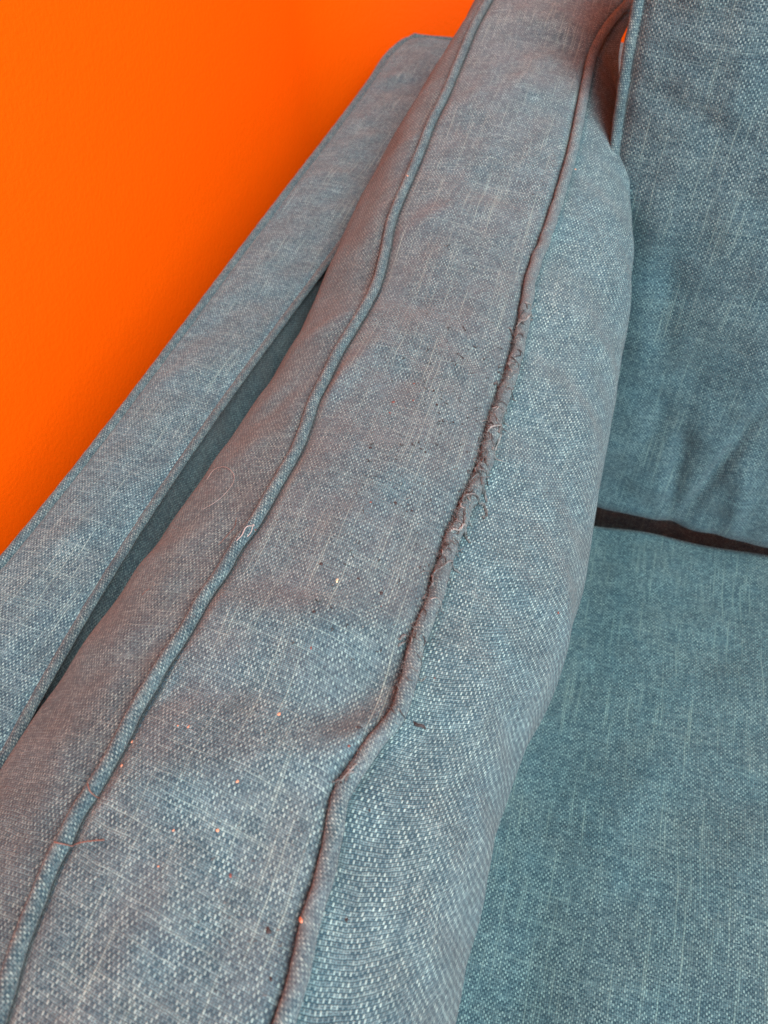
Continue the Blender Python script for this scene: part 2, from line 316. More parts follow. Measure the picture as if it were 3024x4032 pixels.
tail = np.array([[-.2565, .914, -.3385], [-.252, .9185, -.3410], [-.24, .922, -.3425], [-.22, .9225, -.3425], [-.2, .922, -.343]])
tube('piping', np.concatenate([po, tail]), .0034, M_PIPE, sofa, lump=.05)
yp = np.linspace(Y0, .915, 520)
pi_ = arm_top(yp, np.ones_like(yp)); pi_[:, 2] -= .0002; pi_[:, 0] += .0010
tube('piping', pi_, .0030, M_PIPE, sofa, lump=.05, squash=.7)
def box_cloth(name, x0, x1, y0, y1, z0, z1, mat, parent, r=.015):
    import bmesh
    bm = bmesh.new(); bmesh.ops.create_cube(bm, size=1)
    for v in bm.verts: v.co = Vector(((x0+x1)/2 + v.co.x*(x1-x0), (y0+y1)/2 + v.co.y*(y1-y0), (z0+z1)/2 + v.co.z*(z1-z0)))
    bmesh.ops.bevel(bm, geom=bm.edges[:], offset=r, segments=4, profile=.5, affect='EDGES')
    uvl = bm.loops.layers.uv.new('UVMap')
    for f in bm.faces:
        nn = f.normal
        for l in f.loops:
            c = l.vert.co
            l[uvl].uv = (c.x, c.y) if abs(nn.z) > .7 else ((c.x, c.z) if abs(nn.y) > .7 else (c.y, c.z))
        f.smooth = True
    me = bpy.data.meshes.new(name); bm.to_mesh(me); bm.free(); me.materials.append(mat)
    o = bpy.data.objects.new(name, me); C.objects.link(o); o.parent = parent
    return o
box_cloth('back_frame', -.195, .75, .80, .915, .12, CZ-.322, M_ARM, sofa)
box_cloth('base_frame', -.195, .75, Y0, .79, .12, CZ+SEATZ-.14, M_ARM, sofa)
for x, y in ((-.24, -.1), (-.24, .86), (.7, -.1), (.7, .86)):
    P = tube('leg', [(x, y, -CZ), (x, y, -CZ+.06), (x, y, -CZ+.16)], [.014, .018, .024], plain('dark_wood', (.06, .035, .02), .4), sofa, n=16)
adopt(sofa)

# ------------------------------------------------------------ seat cushion
seat = thing('seat_cushion', 'flat teal linen seat cushion lying below the back cushion at lower right', 'seat cushion', (.25, .25, CZ+SEATZ-.14))
def seat_z(x, y):
    z = SEATZ + .010*np.exp(-((x-.28)/.22)**2 - ((y-.2)/.3)**2) - .010 + smoothnoise(x, y, 21, .0018, .11)
    q = np.clip((y-.471)/.008, 0, 1); z = z - .007*np.exp(-((x-.055)/.035)**2) - .075*q*q*(3-2*q) + ridge(x, y, .11, .2, 75, .2, .018, .0018)
    return z
def seat_top(x, y):
    x0, x1, y0_, y1_ = -.19, .62, Y0-.02, .70
    e = np.minimum.reduce([x-x0, x1-x, y-y0_, y1_-y]); r = .02
    return seat_z(x, y) - np.where(e < r, r - np.sqrt(np.maximum(r*r-(r-np.clip(e, 0, r))**2, 0)), 0)
xs = np.linspace(-.19, .62, 260); ysq = np.linspace(Y0-.02, .70, 230)
yy, xx = np.meshgrid(ysq, xs, indexing='ij')
PS = np.stack([xx, yy, seat_top(xx, yy)], -1)
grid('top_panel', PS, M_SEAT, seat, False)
ring = np.array([[x, Y0-.02] for x in xs[::6]] + [[.62, y] for y in ysq[::6]] + [[x, .70] for x in xs[::-6]] + [[-.19, y] for y in ysq[::-6]])
PR = np.stack([np.stack([ring[:, 0], ring[:, 1], seat_top(ring[:, 0], ring[:, 1]) - t], -1) for t in np.linspace(0, .115, 8)], 1)
grid('boxing_strip', PR, M_SEAT, seat, True)
PB = PS[::23, ::22].copy(); PB[..., 2] = SEATZ - .139
grid('bottom_panel', PB, M_SEAT, seat, True)
adopt(seat)

# ------------------------------------------------------------ back cushion
bc = thing('back_cushion', 'plump blue grey back cushion with piped edge standing on the seat cushion', 'back cushion', (.2, .53, CZ+SEATZ))
ZB, ZT = -.5615, -.125
def bc_left(z): return np.interp(z, [-.56, -.42, -.35, -.29, -.24, -.20, -.165, -.1, -.02], [.030, .030, .018, .000, -.0060, -.0092, -.0102, -.011, -.008])
def bc_front(a, b):                              # a 0..1 from the left edge, b 0..1 upward
    z = ZB + (ZT-ZB)*b; xl = bc_left(z); x = xl + a*(.56-xl)
    y = .4615 + (z+.5525)*.235
    dx = x - xl
    y = y - .022*(1-np.exp(-dx/.05)) * (1-np.exp(-(z-ZB)/.05)) - .012*np.exp(-((x-.25)/.2)**2-((z+.33)/.18)**2)
    y = y + .0035*np.exp(-(dx/.005)**2)
    dz = z - ZB; r = .026
    y = y + np.where(dz < r, r - np.sqrt(np.maximum(r*r-(r-np.clip(dz, 0, r))**2, 0)), 0)
    for cx, cz, an, ln, wd, am in ((.104, -.49, 97, .05, .0075, .0075), (.133, -.47, 80, .06, .006, .0075), (.158, -.50, 100, .045, .008, -.004), (.075, -.46, 80, .05, .010, .003),
                                   (.02, -.196, -8, .03, .006, .0015), (.03, -.222, -14, .045, .008, .002), (.02, -.176, 4, .03, .007, .001), (.09, -.41, 70, .08, .018, .005),
                                   (.035, -.30, 95, .06, .014, -.004), (.06, -.36, 100, .06, .012, .004), (.19, -.40, 105, .10, .02, .004)):
        y = y + ridge(x, z, cx, cz, an, ln, wd, am)
    y = y + smoothnoise(x, z, 33, .0012, .07)
    z2 = z + np.where(dz < .03, 1, 0)*(.0035*np.exp(-((x-.118)/.009)**2) - .003*np.clip((x-.13)/.07, 0, 1) + .0015*np.sin(x*90))*(1-dz/.03)
    return np.stack([x, y, z2], -1)
aa = np.concatenate([np.linspace(0, .12, 40)[:-1], np.linspace(.12, 1, 150)]); bb = np.concatenate([np.linspace(0, .06, 26)[:-1], np.linspace(.06, 1, 200)])
b_, a_ = np.meshgrid(bb, aa, indexing='ij')
PFc = bc_front(a_, b_)
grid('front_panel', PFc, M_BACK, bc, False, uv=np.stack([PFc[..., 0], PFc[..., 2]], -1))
edge = bc_front(np.zeros(260), np.linspace(.03, 1, 260))
tube('piping', edge + np.array([-.0016, -.0006, 0]), .0037, M_PIPE, bc, n=16, lump=.06)
ed = bc_front(np.zeros(120), np.linspace(0, 1, 120))
PSd = np.stack([np.stack([ed[:, 0] - .0045*math.sin(t*math.pi)*1.0, ed[:, 1] + .11*t, ed[:, 2]], -1) for t in np.linspace(0, 1, 26)], 1)
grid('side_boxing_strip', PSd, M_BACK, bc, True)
bk = PFc[::8, ::8].copy(); bk[..., 1] = np.interp(bk[..., 2], [ZB, ZT], [.4595+.11, .562+.11]) + .02*np.exp(-((bk[..., 0]-.27)/.2)**2)*0
grid('rear_panel', bk, M_BACK, bc, True)
top = bc_front(np.linspace(0, 1, 60), np.ones(60)); PT = np.stack([top + np.array([0, .11*t, .004*math.sin(t*math.pi)]) for t in np.linspace(0, 1, 12)], 0)
grid('top_boxing_strip', PT, M_BACK, bc, False)
bt = bc_front(np.linspace(0, 1, 60), np.zeros(60)); PBt = np.stack([bt + np.array([0, .085*t, .0]) for t in np.linspace(0, 1, 6)], 0)
grid('bottom_boxing_strip', PBt, M_BACK, bc, True)
adopt(bc)

# ------------------------------------------------------------ long side cushion standing on edge against the arm
cu = thing('side_cushion', 'long worn blue grey cushion standing on edge against the sofa arm with frayed piping', 'cushion', (-.08, .3, CZ+SEATZ))
Y1 = .755
def ext(f, y, ylo, yhi, slo=(0, 0), shi=(0, 0)):
    x, z = f(np.clip(y, ylo, yhi)); lo = np.minimum(y-ylo, 0); hi = np.maximum(y-yhi, 0)
    return x + slo[0]*lo + shi[0]*hi, z + slo[1]*lo + shi[1]*hi
gRP = lambda y: ext(fRP, y, R_PIPE[0][1], R_PIPE[-1][1], (.1, 0), (.0, .05))
gLP = lambda y: ext(fLP, y, L_PIPE[0][1], L_PIPE[-1][1], (-.25, 0), (-.02, .08))
gLS = lambda y: ext(fLS, y, L_SIL[0][1], L_SIL[-1][1], (-.1, 0), (0, 0))
gRS = lambda y: ext(fRS, y, R_SIL[0][1], R_SIL[-1][1], (0, 0), (0, 0))
WR = [(-.090, .300, 150, .030, .006, .0014), (-.060, .318, 150, .022, .005, -.0013), (-.055, .300, 140, .02, .004, .0012), (-.052, .335, 150, .02, .005, .001), (-.085, .345, 160, .04, .008, -.0012),
      (-.055, .112, 60, .03, .012, -.0035), (-.062, .085, 30, .03, .012, .0022), (-.10, .10, 15, .05, .012, -.0022), (-.095, .135, 10, .05, .012, .0018), (-.11, .06, 20, .04, .015, .0018), (-.08, .04, 160, .05, .014, -.0018),
      (-.10, .42, 30, .035, .012, .0016), (-.07, .45, 150, .03, .012, -.0018), (-.09, .55, 20, .05, .02, .0018), (-.07, .62, 10, .04, .02, -.002), (-.09, .22, 20, .05, .02, .0013), (-.118, .285, 70, .03, .008, .0018)]
def strip(y, s):
    xl, zl = gLP(y); xr, zr = gRP(y)
    x = xl*(1-s) + xr*s; z = zl*(1-s) + zr*s + .0075*(np.sin(math.pi*s)**.8)
    for r in WR: z = z + 2.2*ridge(x, y, *r)*np.clip(s/.09, 0, 1)*np.clip((1-s)/.05, 0, 1)
    z = z + smoothnoise(x, y, 3, .0009, .05)*np.sin(math.pi*s)
    wd = xr-xl; z = z - .0062*np.exp(-((1-s)*wd/.0040)**2) - .0045*np.exp(-(s*wd/.0042)**2)
    return np.stack([x, y, z], -1)
ys = np.linspace(Y0+.01, Y1, 420)
# denser points beside the seams
sA = np.concatenate([np.linspace(0, .1, 12)[:-1], np.linspace(.1, .9, 60), np.linspace(.9, 1, 12)[1:]])
yy, ss = np.meshgrid(ys, sA, indexing='ij'); PST = strip(yy, ss)
STRIP = grid('top_boxing_strip', PST, M_STRIP, cu, False, uv=np.stack([PST[..., 0]*1.03, PST[..., 1] + .14*PST[..., 0]], 2))
def rface(y, t):                                 # t 0..1 down to the bulge, 1..2 on under and down to the seat
    x0, z0 = gRP(y); x1, z1 = gRS(y); z0 = z0 - .0022
    x1 = np.maximum(x1, x0 + np.where(y > .66, -.002, .004)); z1 = np.minimum(z1, z0-.03)
    L = np.hypot(x1-x0, z1-z0); d = np.hypot(x1, z1)
    tx, tz = x1/d, z1/d
    s = np.clip(t, 0, 1)
    xa = hermite(x0, .95*L, x1, tx*L*.9, s); za = hermite(z0, -.30*L, z1, tz*L*.9, s)
    s2 = np.clip(t-1, 0, 1); x2 = np.minimum(x1, .0) - .02; z2 = SEATZ + .012
    L2 = z1 - z2
    xb = hermite(x1, tx*L2*.9, x2, -.05, s2); zb = hermite(z1, tz*L2*.9, z2, -L2*.9, s2)
    x = np.where(t <= 1, xa, xb); z = np.where(t <= 1, za, zb)
    q = t*L
    dd = smoothnoise(y, z*1.0, 14, .0013, .055) + 0*t
    for cy, cz, an, ln, wd, am in ((.11, -.305, 60, .03, .010, -.003), (.145, -.31, 75, .03, .010, .002), (.08, -.31, 100, .04, .012, .0018), (.05, -.30, 80, .03, .01, -.0016), (.205, -.315, 70, .04, .014, .0016),
                                   (.25, -.31, 110, .035, .014, -.0016), (.31, -.30, 80, .04, .016, .0018), (.40, -.28, 80, .03, .014, -.0018), (.47, -.27, 95, .03, .016, .0018)):
        dd = dd + ridge(y, z, cy, cz, an, ln, wd, am)
    fade = np.clip(t/.12, 0, 1)*np.clip((1.25-t)/.4, 0, 1)
    x = x + .7*dd*fade; z = z + .7*dd*fade
    z = z - .0030*np.exp(-(q/.0044)**2); x = x - .0014*np.exp(-(q/.0044)**2)*np.clip(q/.001, 0, 1)
    return np.stack([x, y, z], -1)
tA = np.concatenate([np.linspace(0, .1, 10)[:-1], np.linspace(.1, 1, 60), np.linspace(1, 2, 40)[1:]])
yy, tt = np.meshgrid(ys, tA, indexing='ij'); PRF = rface(yy, tt)
du_ = np.concatenate([np.zeros((len(ys), 1)), np.cumsum(np.linalg.norm(np.diff(PRF, axis=1), axis=2), 1)], 1)
kk = np.ones(61)/61; du_ = np.stack([np.convolve(np.pad(du_[:, j], 30, 'edge'), kk, 'valid') for j in range(du_.shape[1])], 1)
sh_ = np.where(du_ < .1, 9*du_**2, .09 + 1.8*(du_-.1))
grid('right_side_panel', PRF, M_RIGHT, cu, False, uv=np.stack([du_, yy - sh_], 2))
def lface(y, t):
    x0, z0 = gLP(y); x1, z1 = gLS(y); z0 = z0 - .0018
    z1 = np.minimum(z1, z0-.02)
    L = np.hypot(x1-x0, z1-z0); d = np.hypot(x1, z1); tx, tz = x1/d, z1/d
    s = np.clip(t, 0, 1)
    xa = hermite(x0, -.95*L, x1, tx*L*.9, s); za = hermite(z0, -.20*L, z1, tz*L*.9, s)
    s2 = np.clip(t-1, 0, 1); x2 = -.165; z2 = SEATZ + .012; L2 = z1-z2
    xb = hermite(x1, tx*L2*.25, x2, .02, s2); zb = hermite(z1, tz*L2*.25, z2, -L2, s2)
    x = np.where(t <= 1, xa, xb); z = np.where(t <= 1, za, zb)
    dd = smoothnoise(y, x, 17, .0011, .06)
    for cy, cx, an, ln, wd, am in ((.27, -.155, 40, .02, .008, -.0025), (.33, -.15, 45, .025, .009, .002), (.17, -.165, 50, .03, .012, .0016), (.10, -.16, 60, .03, .01, -.0018), (.24, -.15, 60, .02, .008, .0018)):
        dd = dd + ridge(y, x, cy, cx, an, ln, wd, am)
    fade = np.clip(t/.15, 0, 1)*np.clip((1.2-t)/.3, 0, 1)
    z = z + dd*fade
    z = z - .001*np.exp(-(t*L/.0045)**2)
    return np.stack([x, y, z], -1)
yy, tt = np.meshgrid(ys, np.concatenate([np.linspace(0, 1, 60), np.linspace(1, 2, 30)[1:]]), indexing='ij'); PLF = lface(yy, tt)
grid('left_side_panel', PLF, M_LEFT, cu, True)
for yv, flip, nm in ((ys[-1], False, 'end_panel'), (ys[0], True, 'end_panel')):
    row = 0 if flip else -1
    top_ = PST[row]; k = 40
    Rr = PRF[row]; Ll = PLF[row]
    tk = np.linspace(0, 1, 40); idxr = np.linspace(0, len(Rr)-1, 40).astype(int); idxl = np.linspace(0, len(Ll)-1, 40).astype(int)
    PE = np.stack([Ll[idxl]*(1-q) + Rr[idxr]*q + np.array([0, (1 if not flip else -1)*.012*math.sin(q*math.pi), 0])*np.sin(tk*math.pi)[:, None]**.5 for q in np.linspace(0, 1, 26)], 0)
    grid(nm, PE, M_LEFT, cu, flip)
yq = np.linspace(Y0+.01, Y1, 900)
lx, lz = gLP(yq); Lpath = np.stack([lx - .0004, yq, lz + .0002], 1)
tube('piping', Lpath, .0031, M_PIPE, cu, n=18, lump=.05)
rx, rz = gRP(yq)
jit = np.interp(yq, [.0, .15, .25, .40, .5], [0, .0002, .0004, .0003, 0])
Rpath = np.stack([rx + jit*np.sin(yq*310) + .0006, yq, rz + .0006 + jit*np.sin(yq*470+1)], 1)
Rrad = .0035 + np.interp(yq, [.1, .2, .3, .42], [0, .00022, .00022, 0])*np.sin(yq*260)
rp = tube('worn_piping', Rpath, Rrad, M_WORN, cu, n=20, lump=.05, lfreq=420)
rp['label'] = 'worn grey brown piping with frayed threads along its middle'
# machine stitches in the seam groove to the right of the left piping
st = []
for y in np.arange(.0, .62, .0026):
    x, z = gLP(np.array([y, y+.0017])); p = np.array([[x[0]+.0041, y, z[0]-.0006], [x[0]*.5+x[1]*.5+.0041, y+.00085, z[0]-.0001], [x[1]+.0041, y+.0017, z[1]-.0006]]); st.append(p)
s_ = join_tubes('stitching', st, [.00035]*len(st), M_STITCH, cu, 5); s_['kind'] = 'stuff'

# a look-down surface of everything built so far, to rest lint and threads on
dg_v = []; dg_f = []; off = 0
for o in C.objects:
    if o.type == 'MESH' and o.name.split('.')[0] not in ('wall', 'floor', 'stitching'):
        me = o.data; n_v = len(me.vertices); co = np.empty(n_v*3); me.vertices.foreach_get('co', co); dg_v.append(co.reshape(-1, 3))
        dg_f += [tuple(i + off for i in p.vertices) for p in me.polygons]; off += n_v
BV = BVHTree.FromPolygons([tuple(v) for v in np.concatenate(dg_v)], dg_f)
def drop(x, y, lift=0.):
    h = BV.ray_cast(Vector((x, y, CZ-.15)), Vector((0, 0, -1)))
    return np.array([x, y, (h[0].z - CZ if h[0] else -.3) + lift]), (h[1] if h[0] else Vector((0, 0, 1)))

# frayed yarn ends on the worn piping: each its own thread
def cr(pts, n=24):
    p = np.array(pts, float); p = np.concatenate([[2*p[0]-p[1]], p, [2*p[-1]-p[-2]]]); out = []
    for i in range(1, len(p)-2):
        for t in np.linspace(0, 1, n, endpoint=False):
            out.append(.5*((2*p[i]) + (-p[i-1]+p[i+1])*t + (2*p[i-1]-5*p[i]+4*p[i+1]-p[i+2])*t*t + (-p[i-1]+3*p[i]-3*p[i+1]+p[i+2])*t**3))
    out.append(p[-2]); return np.array(out)
THREADS = {'loop': [[-0.0351, 0.2658], [-0.0336, 0.2675], [-0.0306, 0.2693], [-0.0287, 0.2723], [-0.0287, 0.2675], [-0.0298, 0.2543]], 'long': [[-0.0366, 0.2178], [-0.0363, 0.2205], [-0.0335, 0.222], [-0.03, 0.2231], [-0.0272, 0.2252], [-0.0243, 0.2204], [-0.0261, 0.218]], 'wrapA': [[-0.0376, 0.1985], [-0.0362, 0.1997], [-0.0337, 0.2005], [-0.0326, 0.2052], [-0.0316, 0.2045]], 'wrapB': [[-0.034, 0.1984], [-0.0324, 0.2043], [-0.0302, 0.2026], [-0.0283, 0.2008]], 'tuft': [[-0.0394, 0.1743], [-0.0381, 0.1757], [-0.0364, 0.1771], [-0.033, 0.1837], [-0.0287, 0.1838]], 'tuftB': [[-0.0394, 0.1743], [-0.038, 0.1692], [-0.0396, 0.1677], [-0.0408, 0.1629]], 'seg': [[-0.0341, 0.2131], [-0.0331, 0.209], [-0.0321, 0.2033]], 'segB': [[-0.0338, 0.2389], [-0.0311, 0.2391], [-0.0301, 0.2391]], 'segC': [[-0.0311, 0.2353], [-0.0298, 0.2318], [-0.0284, 0.2345]], 'segD': [[-0.0317, 0.2481], [-0.031, 0.2448], [-0.0296, 0.2429]], 'pale': [[-0.0359, 0.3428], [-0.0334, 0.3443], [-0.0311, 0.346], [-0.0291, 0.3587]], 'curl': [[-0.0354, 0.3101], [-0.0352, 0.3148], [-0.0337, 0.3125], [-0.0337, 0.3146]], 'spike': [[-0.0352, 0.2985], [-0.0376, 0.3025], [-0.0388, 0.3003]], 'spikeB': [[-0.036, 0.3384], [-0.0385, 0.3413], [-0.0394, 0.3419]], 'tip': [[-0.0293, 0.2671], [-0.0293, 0.2759], [-0.0291, 0.2713]], 'low': [[-0.045, 0.0847], [-0.0461, 0.0818], [-0.0475, 0.0792], [-0.0484, 0.0775]], 'lowB': [[-0.0484, 0.0775], [-0.0503, 0.0773], [-0.0518, 0.0766]], 'lowC': [[-0.0451, 0.0816], [-0.0464, 0.0802], [-0.0467, 0.0779]], 'sideA': [[-0.0448, 0.1404], [-0.0426, 0.1437], [-0.0388, 0.1416]], 'sideB': [[-0.0445, 0.1379], [-0.0431, 0.14], [-0.0414, 0.1427]], 'sideC': [[-0.0303, 0.2307], [-0.0289, 0.2337], [-0.0263, 0.2285]]}
HAIRS = {'bigloop': [[-0.1772, 0.2172], [-0.1754, 0.2235], [-0.1671, 0.2224], [-0.1581, 0.2158], [-0.1548, 0.2086], [-0.1559, 0.1998], [-0.1591, 0.1947], [-0.1643, 0.1915]], 'paleloop': [[-0.1309, 0.1668], [-0.1298, 0.1704], [-0.1296, 0.1749], [-0.127, 0.1772], [-0.1274, 0.1778], [-0.1271, 0.1745], [-0.1278, 0.1713]], 'fine': [[-0.1422, 0.1672], [-0.1403, 0.1728], [-0.1388, 0.1783], [-0.1406, 0.1845]], 'short': [[-0.1695, 0.1369], [-0.1679, 0.1388], [-0.1665, 0.1398]], 'rusty': [[-0.1392, 0.0278], [-0.1355, 0.0283], [-0.1318, 0.0299], [-0.1265, 0.0319], [-0.1218, 0.0335]], 'rustyB': [[-0.1386, 0.0494], [-0.1357, 0.0469], [-0.1326, 0.0464]]}
CR = [[-0.0274, 0.4906], [-0.1344, 0.4624], [-0.1158, 0.0787], [-0.1114, 0.0793], [-0.0799, 0.0943], [-0.0771, 0.1231], [-0.1324, 0.0692], [-0.1302, 0.0592], [-0.0834, 0.0648], [-0.0842, 0.0479], [-0.0746, 0.0363], [-0.0464, 0.0307], [-0.0498, 0.0905], [-0.0985, 0.0311], [-0.0994, 0.0434]]
STRAW = [[-0.0779, 0.157]]
DARK = [[-0.0331, 0.0366], [-0.0363, 0.0728], [-0.0559, 0.0247], [-0.0498, 0.0123], [-0.0276, 0.1106], [-0.0874, 0.2343], [-0.0677, 0.2817], [-0.0637, 0.2734], [-0.0589, 0.3104], [-0.0694, 0.1612], [-0.0808, 0.1376], [-0.0875, 0.1632], [-0.0661, 0.206], [-0.0577, 0.2048], [-0.0609, 0.2404], [-0.0255, 0.2183], [-0.0581, 0.158], [-0.0419, 0.1424], [-0.0483, 0.077], [-0.0489, 0.0994]]
RED = [[-0.0796, 0.2854], [-0.0764, 0.2731], [-0.0864, 0.2701], [-0.086, 0.262], [-0.0768, 0.2016], [-0.0269, 0.1314], [0.019, 0.1952], [-0.1306, 0.278], [-0.1264, 0.177], [-0.0561, 0.1517]]

def lay(path2d, lift, arch=.0, n=10):            # a fibre that follows the cloth below it, lifting off in the middle
    p = cr([(x, y, 0) for x, y in path2d], n); out = []
    for i, q in enumerate(p):
        t = i/(len(p)-1); d, _ = drop(q[0], q[1]); d[2] += lift + arch*math.sin(math.pi*t) + .0002*math.sin(i*1.7); out.append(d)
    out = np.array(out)
    k = np.ones(5)/5; zp = np.pad(out[:, 2], 2, 'edge'); out[:, 2] = np.maximum(np.convolve(zp, k, 'valid'), out[:, 2] - .0002)
    return out
for k, pth in THREADS.items():
    if len(pth) < 2: continue
    P = lay(pth, .0006, .0016 if k in ('loop', 'long', 'tuft', 'curl', 'pale') else .0006)
    n_ = len(P); pale = k in ('pale', 'loop', 'wrapA', 'low', 'curl')
    # two plied strands with a fuzzy end
    r = random.uniform(.00028, .0004)
    strands = []; rad = []
    for ph in (0, math.pi):
        a = np.arange(n_)*.55 + ph; Q = P.copy(); Q[:, 0] += r*.8*np.cos(a); Q[:, 2] += r*.8*np.sin(a); strands.append(Q); rad.append(np.full(n_, r))
    for _ in range(14):
        i = random.randrange(n_); q = P[i]; d = rng.normal(0, 1, 3); d[2] = abs(d[2]); d /= np.linalg.norm(d)
        strands.append(np.array([q, q + d*.0008, q + d*.0015 + rng.normal(0, .0003, 3)])); rad.append(np.full(3, .00006))
    join_tubes('frayed_thread', strands, rad, M_THREAD_L if pale else M_THREAD, cu, 6)
for i in range(90):                              # short broken yarn ends lying along the worn seam
    y = float(np.clip(random.gauss(.235, .06), .11, .36)); x, z = gRP(y); a = random.gauss(-.9, .9)
    x0 = float(x) + random.gauss(-.0008, .0022); L = random.uniform(.002, .0065); bend = random.gauss(0, .0015)
    p = [(x0, y), (x0 + .5*L*math.cos(a) - bend*math.sin(a), y + .5*L*math.sin(a) + bend*math.cos(a)), (x0 + L*math.cos(a), y + L*math.sin(a))]
    P = lay(p, .0002, .0005, 5)
    join_tubes('frayed_thread', [P], [np.interp(np.linspace(0, 1, len(P)), [0, .8, 1], [1, .9, .3])*random.uniform(.0002, .00042)], random.choice([M_THREAD, M_THREAD, M_FUZZ, M_FUZZ, M_THREAD_L]), cu, 5)
def fuzz(name, n, ysamp, spread, length, mat, rad):
    S = []; R_ = []
    for i in range(n):
        y = ysamp(); x, z = gRP(y); th = random.gauss(1.9, .9); rr = .0031
        p0 = np.array([float(x) + rr*math.cos(th) + .0003, y, float(z) + rr*math.sin(th)*.95])
        nrm = np.array([math.cos(th), random.gauss(0, .8), math.sin(th)]); L = random.expovariate(1/length) + length*.4; L = min(L, .004)
        c = rng.normal(0, .5, 3); p1 = p0 + nrm*L*.35 + c*L*.15; p2 = p0 + (nrm*.55 + c)*L*.8
        S.append(np.array([p0, p1, p2])); R_.append(np.array([1, .9, .5])*rad)
    o = join_tubes(name, S, R_, mat, cu, 3); o['kind'] = 'stuff'
fuzz('matted_fuzz', 3200, lambda: float(np.clip(random.gauss(.25, .075), .03, .48)), 1, .0007, M_FUZZ, .00012)
fuzz('loose_fibres', 3000, lambda: float(np.clip(random.gauss(.235, .065), .05, .42)), 1, .0012, M_THREAD, .00012)
fuzz('pale_loose_fibres', 500, lambda: float(np.clip(random.gauss(.235, .065), .05, .42)), 1, .0014, M_THREAD_L, .00011)
fuzz('fine_fibres', 1500, lambda: random.uniform(-.1, .6), 1, .0005, M_THREAD, .00008)
# little fibres standing off the left piping and off the strip
S = []; R_ = []
for i in range(900):
    y = random.uniform(-.05, .6); x, z = gLP(y); th = random.uniform(.3, 2.9)
    p0 = np.array([float(x) + .0032*math.cos(th), y, float(z) + .0032*math.sin(th)]); d = np.array([math.cos(th), random.gauss(0, 1), math.sin(th)])*random.uniform(.0002, .0007)
    S.append(np.array([p0, p0 + d*.6, p0 + d + rng.normal(0, .00015, 3)])); R_.append(np.array([1, .9, .6])*.00004)
o = join_tubes('fine_fibres', S, R_, M_THREAD_L, cu, 3); o['kind'] = 'stuff'
adopt(cu)

# ------------------------------------------------------------ loose hairs, paint flakes and lint lying on the cushion
def bare(o, label, cat, group=None):
    o['label'] = label; o['category'] = cat
    if group: o['group'] = group
HL = dict(bigloop=('thin looping hair on the left side of the cushion', M_HAIR, .00011, 'hair'), paleloop=('pale curled thread end lying over the left piping', M_HAIR, .00022, 'thread'),
          fine=('fine straight reddish hair just left of the pale curled thread', M_HAIRR, .00012, 'hair'), short=('very short reddish fibre low on the left side panel', M_HAIRR, .00012, 'hair'),
          rusty=('rusty brown fibre crossing the left piping near the lower left corner', M_HAIRR, .00026, 'fibre'), rustyB=('short rusty fibre clinging to the left piping above the long one', M_HAIRR, .00025, 'fibre'))
for k, (lab, mt, r, cat) in HL.items():
    P = lay(HAIRS[k], .0005, .0006)
    o = join_tubes('loose_' + cat, [P], [np.full(len(P), r)], mt, None, 5); bare(o, lab, cat)
def lump_mesh(name, x, y, size, mat, seed, flat=.5, lift=0.):
    import bmesh
    r = random.Random(seed); bm = bmesh.new(); bmesh.ops.create_icosphere(bm, subdivisions=2, radius=size)
    sx, sy = r.uniform(.7, 1.5), r.uniform(.6, 1.1); a = r.uniform(0, 6.28)
    for v in bm.verts:
        v.co *= r.uniform(.72, 1.25); v.co = Vector((v.co.x*sx, v.co.y*sy, v.co.z*flat)); v.co.rotate(Matrix.Rotation(a, 3, 'Z'))
    me = bpy.data.meshes.new(name); bm.to_mesh(me); bm.free(); me.materials.append(mat)
    o = bpy.data.objects.new(name, me); C.objects.link(o); p, nr = drop(x, y, 0)
    o.location = (p[0], p[1], p[2] + CZ + size*flat*.5 + lift); o.rotation_mode = 'QUATERNION'; o.rotation_quaternion = Vector((0, 0, 1)).rotation_difference(nr)
    return o
CL = ['orange flake on the seat-facing side beside the upper part of the right piping', 'orange flake caught on the upper left piping', 'tiny orange flake on the top strip right beside the left piping, in a close pair',
      'paler tiny flake of the close pair beside the left piping', 'lone orange flake in the middle of the lower top strip', 'reddish orange flake between the two pipings above the kink of the right one',
      'orange flake stuck to the left piping above the rusty fibres', 'orange flake under the left piping beside the short rusty fibre', 'pale orange flake in the centre of the wrinkled lower strip',
      'bright orange flake in the lower middle of the top strip', 'dull red flake below the bright orange flake on the top strip', 'largest orange flake, lying against the lower right piping',
      'red flake close to the kink of the right piping', 'faint orange flake low on the strip near the left piping', 'long thin orange flake left of the bright one on the lower strip']
CSZ = [.0011, .0010, .0006, .0006, .0008, .0007, .0010, .0009, .0008, .0010, .0008, .0016, .0008, .0006, .0007]
for i, p in enumerate(CR):
    o = lump_mesh('paint_flake', p[0], p[1], CSZ[i]*.66, M_PILLR if i in (10, 12, 5) else M_CRUMB, 100+i, .45); bare(o, CL[i], 'paint flake', 'small flakes scattered on the cushion')
o = lump_mesh('straw_bit', *STRAW[0], .0007, M_STRAW, 5, .4); o.scale = (.6, 1.5, 1); bare(o, 'pale straw coloured bit on the middle of the top strip', 'straw bit')
big = DARK[4]
